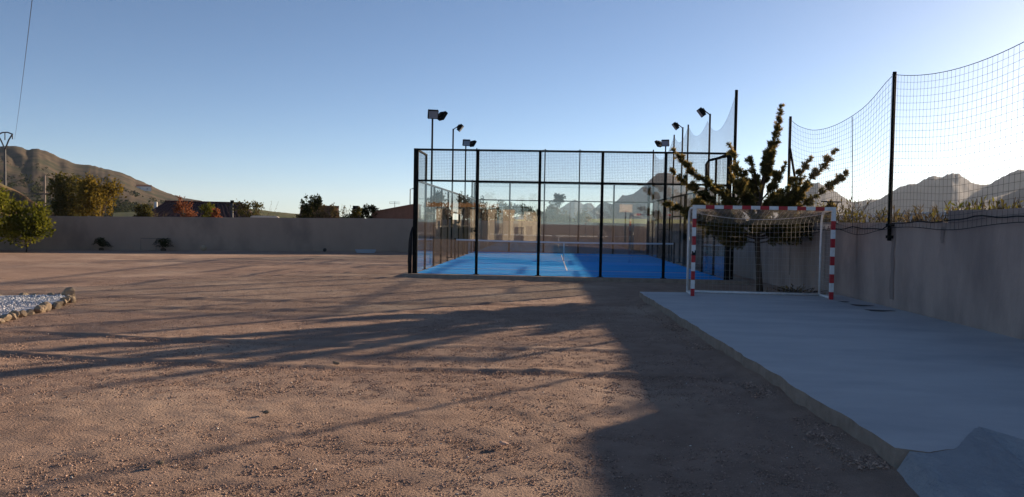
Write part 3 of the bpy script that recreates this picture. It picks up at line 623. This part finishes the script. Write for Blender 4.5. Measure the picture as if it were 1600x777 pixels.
tree('leafy_bush', -24.6, 56, 2.62, .6, .7, M['rust'], 'small red-orange bush left of the metal flue, over the wall', 'bush', n=800, seed=7, ls=.14, lobes=7)
stems('pale_shrub', -28.8, 56, 22, 2.35, .7, M['brownleaf'], 'pale feathery shrub in front of the left end of the dark roof', seed=8, leafn=10, wd=.03)
tree('leafy_bush', -22.0, 56, 3.0, 1.0, .75, M['olive'], 'olive bush right of the metal flue with bare twigs on top', 'bush', n=1100, seed=9, ls=.15, lobes=8, sparse=True)
stems('bare_shrub', -21.0, 56, 20, 3.1, 1.1, M['brownleaf'], 'bare twiggy shrub right of the metal flue above the wall', seed=10, leafn=4)
tree('leafy_tree', -17.6, 57, 3.6, .85, 1.3, M['darkleaf'], 'dark cone-shaped tree beside the small terracotta roof', group=G, n=2600, seed=11, ls=.16, lobes=11)
tree('leafy_bush', -18.4, 57, 2.85, .8, .7, M['olive'], 'round olive bush at the left foot of the dark cone-shaped tree', 'bush', n=1200, seed=12, ls=.15)
tree('leafy_bush', -16.6, 57, 3.0, .8, .8, M['brownleaf'], 'brown sparse bush right of the dark cone-shaped tree', 'bush', n=900, seed=13, ls=.15, sparse=True)
stems('yucca', -15.4, 57, 46, 3.0, .9, M['olive'], 'spiky yucca above the wall, left of the grey chimney', 'plant', seed=14, leafn=16, wd=.03)
tree('leafy_bush', -14.5, 56, 2.35, .9, .5, M['darkleaf'], 'low dark bush in front of the grey chimney', 'bush', n=1200, seed=15, ls=.14)
tree('leafy_tree', -13.6, 58, 2.98, .85, .7, M['darkleaf'], 'small dark dome-shaped tree left of the brown brick gable', group=G, n=1800, seed=16, ls=.15)
tree('leafy_bush', -13.9, 55.5, 2.7, .35, .5, M['olive'], 'narrow olive bush between the chimney and the brick gable', 'bush', n=600, seed=17, ls=.13)
GB = 'trees seen through the court beyond the back wall'
for i, (x, y, z1, rx, rz, mm, lb) in enumerate((
 (.6,66,4.4,.65,.6,'darkleaf','dark round-topped tree seen through the third glass panel of the court'),
 (-.2,64,3.3,1.3,1.1,'brownleaf','brown leafy bush under the dark round-topped tree seen through the court'),
 (1.9,64,3.0,1.3,1.0,'brownleaf','second brown bush, right of the dark round-topped tree seen through the court'),
 (-2.0,68,3.6,1.2,1.0,'darkleaf','dark tree left of the round-topped tree seen through the court'),
 (-4.4,70,3.9,1.2,1.2,'olive','olive tree behind the left part of the court'),
 (3.8,80,2.5,1.6,.8,'olive','low olive hedge tree before the small far peaks, seen through the court'),
 (-7.3,64,4.3,.8,1.6,'darkleaf','dark upright tree seen through the left end of the court'),
 (-9.3,63,4.25,1.15,1.6,'darkleaf','wide dark tree just right of the court corner post, seen through the first pane'),
 (-6.0,66,3.95,1.5,1.45,'darkleaf','broad dark tree behind the second tall front post of the court'),
 (-3.4,66,3.5,1.5,1.25,'darkleaf','low broad dark tree seen through the second glass pane of the court'))):
    tree('leafy_tree', x, y, z1, rx, rz, M[mm], lb, group=GB, n=(600 if rx < .7 else 1500 if rx < 1.1 or y > 67 else 3200), seed=20+i, ls=.17, lobes=9)
# dry shrubs along the top of the right-hand wall
GS = 'dry shrubs behind the right-hand wall'
for i, (x, y, h, sp, mm, lb, lf) in enumerate((
 (8.4,22.8,2.75,.8,'olive','grey-green thin shrub over the wall just right of the right goalpost',9),
 (8.4,21.2,2.35,.7,'olive','low grey-green shrub behind the wall left of the tied net line',8),
 (8.4,19.6,2.35,.8,'olive','olive shrub behind the wall left of the near net post',9),
 (8.5,18.3,2.42,.7,'brownleaf','tallest brown shrub behind the wall beside the near net post',9),
 (8.5,17.5,2.36,.7,'brownleaf','bushy dry shrub behind the wall right of the near net post',9),
 (8.5,16.6,2.30,.6,'olive','thin green shrub behind the wall left of its step up',8),
 (8.4,15.3,2.52,.5,'yellowgreen','green weed above the taller part of the wall',9),
 (8.4,14.6,2.42,.35,'olive','small green weed above the taller wall, near the photo edge',8))):
    stems('dry_shrub', x, y, 150, h-.07, sp*1.2, M[mm], lb, 'shrub', GS, 40+i, lf+3, .02)
# cycads at the foot of the left wall
def cycad(x, y, s, label, seed):
    r = np.random.default_rng(seed); root = empty('cycad', (x, y, 0), label=label, cat='plant', group='cycads at the foot of the back wall'); 
    MB().tube([(0,0,-.05),(0,0,.08*s),(0,0,.14*s)], [.14*s,.15*s,.06*s], 9).build('trunk', M['bark'], root)
    for k in range(22):
        a = 2*math.pi*k/22+r.uniform(-.1,.1); L_ = s*r.uniform(.42,.6); up = r.uniform(.1, 2.1); L_ *= 1.12-.26*up; P = []
        for t in np.linspace(0,1,9): P.append(np.array([math.cos(a)*L_*t, math.sin(a)*L_*t,   .12*s+up*s*.85*t-.62*s*up*t*t]))
        Vq = []
        P = np.array(P); T = unit(np.gradient(P, axis=0)); Sd = np.array([-math.sin(a), math.cos(a), .2])
        for p, t_ in zip(P[1:], T[1:]):
            for sg in (-1, 1):
                d = unit(t_*.6+sg*Sd); Vq.append([p, p+d*.09*s+t_*.035, p+d*.19*s, p+d*.09*s-t_*.02])
        link('frond', leaf_mesh(np.array(Vq)), M['darkleaf'], root)
cycad(-23.3, 39.3, .85, 'smaller cycad at the foot of the back wall, nearer the yellow-green tree', 1)
cycad(-20.4, 40.1, .98, 'larger cycad at the foot of the back wall, left of the pale stone ball', 2)

# ------------------------------------------------------------------ small things by the back wall
def rock_mesh(seed, sub=2, rough=.28):
    import bmesh
    bm = bmesh.new(); bmesh.ops.create_icosphere(bm, subdivisions=sub, radius=1); r = np.random.default_rng(seed)
    pl = [(Vector(unit(r.normal(size=3))), r.uniform(.42, .8)) for _ in range(12)]
    for v in bm.verts:
        for n_, d_ in pl:
            q = v.co.dot(n_)
            if q > d_: v.co -= n_*(q-d_)*.9
        v.co *= 1+r.normal()*.03
    me = bpy.data.meshes.new('rock'); bm.to_mesh(me); bm.free(); return me
def ball(x, y, rr, m, label):
    import bmesh
    bm = bmesh.new(); bmesh.ops.create_uvsphere(bm, u_segments=20, v_segments=12, radius=rr); me = bpy.data.meshes.new('ball'); bm.to_mesh(me); bm.free()
    o = link('stone_ball', me, m, smooth=True); o.location = (x, y, rr*.9); tag(o, label, 'stone ball')
ball(-18.5, 40.7, .16, M['stone'], 'pale stone ball on the ground right of the larger cycad')
ball(-12.6, 43.0, .10, M['dark_stone'], 'small dark ball at the wall foot left of the pale blue trough')
m_ = MB(); m_.add([(-.48,-.2,0),(.48,-.2,0),(.48,.2,0),(-.48,.2,0),(-.56,-.24,.18),(.56,-.24,.18),(.56,.24,.18),(-.56,.24,.18),(-.5,-.2,.18),(.5,-.2,.18),(.5,.2,.18),(-.5,.2,.18),(-.44,-.16,.05),(.44,-.16,.05),(.44,.16,.05),(-.44,.16,.05)],
 [(0,3,2,1),(0,1,5,4),(1,2,6,5),(2,3,7,6),(3,0,4,7),(4,5,9,8),(5,6,10,9),(6,7,11,10),(7,4,8,11),(8,9,13,12),(9,10,14,13),(10,11,15,14),(11,8,12,15),(12,13,14,15)])
o = m_.build('trough', mat('pale_blue_plastic', (.38,.42,.46), .6)); o.location = (-10.1, 42.2, 0); o.rotation_euler.z = .3; tag(o, 'pale blue-grey trough on the ground at the foot of the back wall', 'trough')
fr = MB().tube([(-21.6,40.05,0),(-21.6,40.05,.62),(-20.2,40.55,.62)], .010, 6).tube([(-20.9,40.3,0),(-20.9,40.3,.6)], .010, 6)
tag(fr.build('metal_frame', M['galv']), 'thin dark metal frame against the wall behind the larger cycad', 'frame')

# stone-edged bed of white gravel at the left
edge_near = [(-8.75,11.2),(-9.0,12.3),(-9.2,13.4),(-9.5,14.6),(-9.8,15.4),(-10.1,15.85)]
edge_far = [(-10.4,16.1),(-11.2,15.7),(-12.2,15.2),(-13.2,14.6),(-14.0,13.9)]
poly = [(-8.8,11.0)]+edge_near[1:]+edge_far+[(-14.3,12.6),(-12,10.8)]
mb = MB(); mb.add([(x, y, .07) for x, y in poly], [tuple(range(len(poly)))]); o = mb.build('white_gravel_bed', mat('white_gravel_sheet', (.60,.61,.64), .9, 0, .2, var=(.45,.46,.5), vscale=14, bump=1.5, bscale=40)); tag(o, kind='structure')
def reg_bed(r_, n):
    x = -13.8+4.8*r_.random(n); y = 11.2+5.6*r_.random(n); k = (x < -8.95-.27*(y-11.6)) & (y < 15.9+.55*(x+10.4)) ; x, y = x[k], y[k]; return np.stack([x, y, np.full(len(x), .075)], -1)
tag(pebbles('white_gravel', 5000, M['quartz'], .012, .035, reg_bed, 8), kind='stuff')
rocks = [rock_mesh(60+i) for i in range(7)]
def along(poly_, step):
    P_ = [Vector((*p, 0)) for p in poly_]; out = []; acc = 0
    for a, b in zip(P_[:-1], P_[1:]):
        L_ = (b-a).length; t = acc
        while t < L_: out.append(a+(b-a)*t/L_); t += step*random.uniform(.82, 1.2)
        acc = t-L_
    return out
NW = ['first','second','third','fourth','fifth','sixth','seventh','eighth','ninth','tenth','eleventh','twelfth','thirteenth','fourteenth','fifteenth','sixteenth','seventeenth','eighteenth','nineteenth','twentieth','twenty-first','twenty-second','twenty-third','twenty-fourth','twenty-fifth','twenty-sixth','twenty-seventh','twenty-eighth','twenty-ninth','thirtieth','thirty-first','thirty-second','thirty-third']
SHP = ['squat','chunky','angular','rounded','flat-topped','blocky','tilted']
def bed_stones(pts, side, tip_first):
    for i, p in enumerate(pts):
        me = rocks[random.randrange(7)]; 
        if not me.materials: me.materials.append(M['stone'])
        o = bpy.data.objects.new('stone', me); COL.objects.link(o); s_ = random.uniform(.08, .13)
        o.location = (p.x+random.uniform(-.05,.05), p.y+random.uniform(-.05,.05), s_*.32); o.scale = (s_*random.uniform(.75,1.2), s_*random.uniform(.9,1.5), s_*random.uniform(.65,1.15)); o.rotation_euler = (random.uniform(-.4,.4), random.uniform(-.4,.4), random.uniform(0,6.3))
        tag(o, f'tan {SHP[i % 7]} stone, {NW[i]} from the tip, {side} edge of the white gravel bed', 'stone', 'stones edging the white gravel bed')
bed_stones(along(edge_near[::-1], .20), 'near', True)
bed_stones(along(edge_far, .25)[:13], 'far', True)
o = bpy.data.objects.new('stone', rocks[3]); COL.objects.link(o); o.location = (-10.2, 16.0, .09); o.scale = (.19,.18,.18); o.rotation_euler.z = 1
tag(o, 'largest pale stone at the pointed tip of the white gravel bed', 'stone', 'stones edging the white gravel bed')
if not rocks[3].materials: rocks[3].materials.append(M['stone'])
# loose clods in the yard
clodm = [rock_mesh(80+i, 2) for i in range(4)]
for i, (x, y, s_, lb) in enumerate(((-2.55,6.9,.036,'pale crumbly earth clod on the gravel at the lower left'),(-.34,6.15,.035,'small dark clod on the gravel at the lower centre'),(-2.75,5.37,.028,'small pale stone on the gravel near the lower left corner'),(-2.6,9.4,.045,'flat pale stone on the edge of the long shadow'))):
    clodm[i].materials.append(M['stone'] if i != 1 else M['pebble']); o = bpy.data.objects.new('clod', clodm[i]); COL.objects.link(o); o.location = (x, y, s_*.25); o.scale = (s_*1.5, s_, s_*.6); tag(o, lb, 'clod')

# ------------------------------------------------------------------ poles, pylon, houses beyond the wall
py = empty('power_pylon', (-65.2, 90, 0), math.atan2(-.55,.83), label='steel power pylon with a V-shaped head standing before the brown hill', cat='pylon')
MB().tube([(0,0,-.1),(0,0,9.6)], [.20,.11], 8).build('mast', M['galv'], py)
m_ = MB().tube([(0,0,9.5),(-1.1,0,10.6),(-2.1,0,11.35)], .09, 6).tube([(0,0,9.5),(1.1,0,10.6),(2.1,0,11.2)], .09, 6); m_.tube([(-2.1,0,11.35),(-.7,0,11.55),(.7,0,11.5),(2.1,0,11.2)], .08, 6); m_.build('crossarm', M['galv'], py)
for x in (-2.1, 0, 2.1): MB().tube([(x,0,11.5 if x == 0 else 11.2),(x,0,10.6)], .06, 6).build('insulator', M['galv'], py)
a = Vector((-63.3, 89, 10.65)); b = Vector((-18.0, 26.2, 9.15)); dirv = (b-a); pts = []
e2 = a+dirv*2.2; e2.z = 10.7
for t in np.linspace(0, 1, 60):
    p = a.lerp(e2, t); base = a.z+(e2.z-a.z)*t; p.z = base-4*1.55*t*(1-t); pts.append(tuple(p))
tag(link('power_line', wires([pts], .012, 5), M['galv']), 'single overhead wire running up from the pylon', 'power line')
up = empty('utility_pole', (-40.2, 60, 0), label='thin concrete utility pole with a crossarm above the left end of the wall', cat='pole')
MB().tube([(0,0,-.1),(0,0,4.9)], [.09,.07], 8).build('pole', mat('pole_concrete', (.22,.19,.16), .9), up); MB().box(-1.0,1.9,-.05,.05,3.38,3.48).build('crossarm', M['galv'], up)
def house(name, x, y, rz, L_, W2, eave, rh, roofm, wallm, label, hip=0., tiles=0):
    root = empty(name, (x, y, 0), rz, label=label, cat='house'); m_ = MB(); m_.box(-L_/2+.25, L_/2-.25, -W2/2+.25, W2/2-.25, -.1, eave); wl = m_.build('wall', wallm, root)
    m_ = MB(); n_ = max(2, int(L_/.45))
    for sgn in (-1, 1):
        for i in range(n_):
            u0, u1 = i/n_, (i+.96)/n_
            def X_(u, top): return (-L_/2+hip+(L_-2*hip)*u) if top else (-L_/2+L_*u)
            y0 = sgn*W2/2
            vs = [(X_(u0,0),y0,eave-.06),(X_(u1,0),y0,eave-.06),(X_(u1,1),0,eave+rh),(X_(u0,1),0,eave+rh)]; up_ = [(v[0],v[1],v[2]+.09) for v in vs]
            mid = [((vs[0][0]+vs[1][0])/2,y0,eave+.12),((vs[2][0]+vs[3][0])/2,0,eave+rh+.17)]
            m_.add(vs+up_+mid, [(4,8,9,7),(8,5,6,9),(0,1,5,8,4),(1,2,6,5),(0,4,7,3),(3,2,1,0)])
    if hip:
        for s in (-1, 1): m_.add([(s*L_/2,-W2/2,eave),(s*L_/2,W2/2,eave),(s*(L_/2-hip),0,eave+rh+.12)], [(0,1,2)])
    else:
        for s in (-1, 1): m_.add([(s*(L_/2-.25),-W2/2+.1,eave),(s*(L_/2-.25),W2/2-.1,eave),(s*(L_/2-.25),0,eave+rh)], [(0,1,2)])
    m_.tube([(-L_/2+hip,0,eave+rh+.14),(L_/2-hip,0,eave+rh+.14)], .13, 6); rf = m_.build('roof', roofm, root)
    for sx in (-.28, .22):
        wdw = MB().box(L_*sx-.5, L_*sx+.5, -W2/2+.2, -W2/2+.3, .95, 1.75).build('window', M['lens'], root)
    return root, rf
h1, rf1 = house('tiled_house', -35.4, 78, .33, 10.6, 7.5, 1.75, 1.45, M['roof'], M['cream'], 'house with a long dark maroon tiled roof behind the wall', hip=1.6)
ch = MB().box(-4.9,-4.65,1.2,1.5,2.2,3.3).build('chimney', M['whitewash'], rf1)
fl = empty('flue_pipe', (-25.0, 60, 0), label='grey metal flue pipe with a dark cap above the wall', cat='flue'); MB().tube([(0,0,-.05),(0,0,3.0)], .09, 10).build('pipe', M['galv'], fl, smooth=True); MB().tube([(0,0,2.96),(0,0,3.18)], .14, 10).build('cap', M['black'], fl)
m_ = MB(); pts = []
m_.box(-.9,.9,-.4,.4,-.1,1.96); o = m_.build('cream_block', M['cream'], bevel=.18); o.location = (-17.9, 48, 0); o.rotation_euler.z = .34; tag(o, 'rounded cream parapet block just above the back wall', 'wall block')
h2, rf2 = house('terracotta_house', -19.8, 66, .25, 3.2, 4, 1.9, .85, M['terracotta'], M['cream'], 'small house with a terracotta roof left of the dark cone-shaped tree')
chm = empty('chimney_stack', (-14.9, 59, 0), label='grey chimney with a dark cap rising behind the low dark bush', cat='chimney'); MB().box(-.18,.18,-.18,.18,-.1,2.62).build('stack', M['cream'], chm); MB().box(-.27,.27,-.27,.27,2.62,2.7).box(-.2,.2,-.2,.2,2.7,2.9).build('cap', M['black'], chm)
# brown brick gable rising to the right
gb = empty('brick_shed', (-11.7, 58, 0), label='brown brick shed with a sloping top left of the court', cat='shed')
m_ = MB(); m_.add([(-1.75,0,-.1),(1.5,0,-.1),(1.5,0,3.05),(-1.75,0,2.40),(-1.75,3,-.1),(1.5,3,-.1),(1.5,3,3.05),(-1.75,3,2.40)], [(0,1,2,3),(5,4,7,6),(1,5,6,2),(4,0,3,7),(3,2,6,7),(4,5,1,0)]); m_.build('wall', M['brick'], gb)
m_ = MB(); m_.add([(-1.85,-.1,2.385),(1.55,-.1,3.065),(1.55,3.1,3.065),(-1.85,3.1,2.385),(-1.85,-.1,2.44),(1.55,-.1,3.12),(1.55,3.1,3.12),(-1.85,3.1,2.44)], [(0,3,2,1),(4,5,6,7),(0,1,5,4),(1,2,6,5),(2,3,7,6),(3,0,4,7)]); m_.build('roof', M['brick'], gb)
me = MB().box(-.11,.11,-.012,0,-.03,.03).mesh('brick')
me.materials.append(M['brick'])
ln = empty('street_lamp', (-10.9, 60, 0), label='thin street lamp with a short arm rising just left of the court', cat='street lamp'); MB().tube([(0,0,-.05),(0,0,4.3)], [.05,.035], 8).build('pole', M['galv'], ln); MB().tube([(0,0,4.28),(.3,0,4.33)], .025, 6).box(.18,.5,-.06,.06,4.3,4.36).build('lamp_head', M['galv'], ln)
an = MB().tube([(0,0,-.05),(0,0,3.3)], .02, 6).tube([(-.4,0,3.25),(.4,0,3.25)], .012, 5).tube([(-.4,0,3.12),(.4,0,3.12)], .012, 5).tube([(-.4,0,3.12),(-.4,0,3.25)], .012, 5)
o = an.build('antenna', M['galv']); o.location = (-12.0, 59.5, 0); tag(o, 'thin aerial above the brown brick shed', 'antenna')
# little white house on the hillside, and hillside bushes
_ia = int(round((-28.15+62)/.12)); _el = (hill_V[:90,_ia,2]-1.77)/np.hypot(hill_V[:90,_ia,0], hill_V[:90,_ia,1]); _q = hill_V[int(np.argmin(abs(_el-.0305))), _ia]
hh, hr = house('hillside_house', float(_q[0]), float(_q[1]), .5, 9.5, 6, 3.0, .9, M['terracotta'], M['whitewash'], 'small white house far up on the brown hillside')
hh.location.z = float(_q[2])-.4
r = np.random.default_rng(5); Vq = []
for k in range(2600):
    j = int(r.integers(2, 62)); i = int(r.integers(20, hill_V.shape[1]-10)); p = hill_V[j, i]*(1-.5)+hill_V[j+1, min(i+1, hill_V.shape[1]-1)]*.5
    if vn(np.array(p[0]*.02), np.array(p[1]*.02), 55) < .45 and j > 22: continue
    s = r.uniform(.6, 2.0)*(1.25-j/80); nl = 16; dv = unit(r.normal(size=(nl,3)))*np.array([1,1,.75])*s*r.random((nl,1))**.4
    Vq.append(leaves(p+dv+np.array([0,0,s*.5]), unit(r.normal(size=(nl,3))), s*.7, s*.3, r))
tag(link('hillside_scrub', leaf_mesh(np.concatenate(Vq)), M['darkleaf']), kind='stuff')

# ------------------------------------------------------------------ the house and garden behind the camera (seen mirrored in the court glass)
hb = empty('garden_house', (-9.4, -31.5, 0), label='pale house with a wooden pergola, mirrored in the left glass of the court', cat='house')
MB().box(-2.6,3.6,-3,0,-.1,3.3).build('wall', M['cream'], hb)
MB().box(-3.6,4.0,.42,.66,3.36,3.78).build('pergola_beam', M['wood'], hb)
for x in (-1.32, .72, 2.6): MB().box(x-.29,x+.29,.005,.42,-.1,3.355).build('pillar', M['dark_stone'], hb)
for x in np.arange(-3.5, 4.0, .7): MB().box(x-.05,x+.05,-.2,.9,3.782,3.88).build('rafter', M['wood'], hb)
tree('clipped_hedge', -9.6, -30.4, 1.45, 2.3, .72, M['darkleaf'], 'low dark hedge before the pale house, mirrored in the court glass', 'hedge', n=3500, seed=70, ls=.15, ry=.4, lobes=14)
cac = empty('cactus', (-9.75, -29.8, 0), label='tall branching cactus before the pale wall, mirrored in the court glass', cat='cactus')
MB().tube([(0,0,-.05),(0,0,2.9)], [.14,.12], 8).build('trunk', M['darkleaf'], cac, smooth=True)
for s, z in ((-1,1.5),(1,1.75)): MB().tube([(0,0,z),(s*.35,0,z),(s*.42,0,z+.2),(s*.42,0,z+.85)], .10, 8).build('arm', M['darkleaf'], cac, smooth=True)
gw = empty('gate_wall', (-3.6, -30.5, 0), label='pale garden wall with an arched gate, mirrored in the court glass', cat='wall')
MB().box(-1.3,-.1,-.2,0,-.1,3.2).build('pier', M['cream'], gw); MB().box(.9,2.2,-.2,0,-.1,3.0).build('pier', M['cream'], gw); MB().box(-.1,.9,-.2,0,1.4,2.2).build('gate_panel', M['cream'], gw)
hp = empty('basketball_hoop', (7.7, -30, 0), label='basketball hoop on a dark post, mirrored in the right-hand glass of the court', cat='basketball hoop')
MB().tube([(0,0,-.05),(0,0,3.2)], .07, 8).build('post', M['black'], hp, smooth=True); MB().box(-.65,.65,.3,.34,3.1,3.9).build('backboard', M['whitewash'], hp); MB().tube([(0,0,3.1),(0,.3,3.4)], .04, 6).build('arm', M['black'], hp)
MB().tube([(.23*math.cos(t), .6+.23*math.sin(t), 3.2) for t in np.linspace(0, 2*math.pi, 17)], .012, 6).build('hoop', M['red'], hp)
for i, (x, y, z1, rx, rz, lb) in enumerate(((-10.6,-38,5.3,1.9,1.5,'dark tree behind the pergola house, mirrored in the court glass'),(-6.3,-34,5.0,1.0,1.6,'dark tree right of the pergola, mirrored in the court glass'),(-2.2,-37,5.2,1.3,1.3,'dark tree above the garden gate, mirrored in the court glass'))):
    tree('garden_tree', x, y, z1, rx, rz, M['darkleaf'], lb, group='garden trees mirrored in the court glass', n=2200, seed=75+i, ls=.2, lobes=10)

# ------------------------------------------------------------------ air
hz = MB().box(-6400, 6400, -6400, 6400, -1.2, 216)
hm = bpy.data.materials.new('haze'); hm.use_nodes = True; N = hm.node_tree.nodes
for n_ in list(N):
    if n_.type == 'BSDF_PRINCIPLED': N.remove(n_)
pv = N.new('ShaderNodeVolumePrincipled'); pv.inputs['Color'].default_value = (.72,.86,1,1); pv.inputs['Density'].default_value = .000066; pv.inputs['Anisotropy'].default_value = .12
hm.node_tree.links.new(pv.outputs[0], N['Material Output'].inputs['Volume'])
tag(hz.build('haze', hm), kind='stuff')
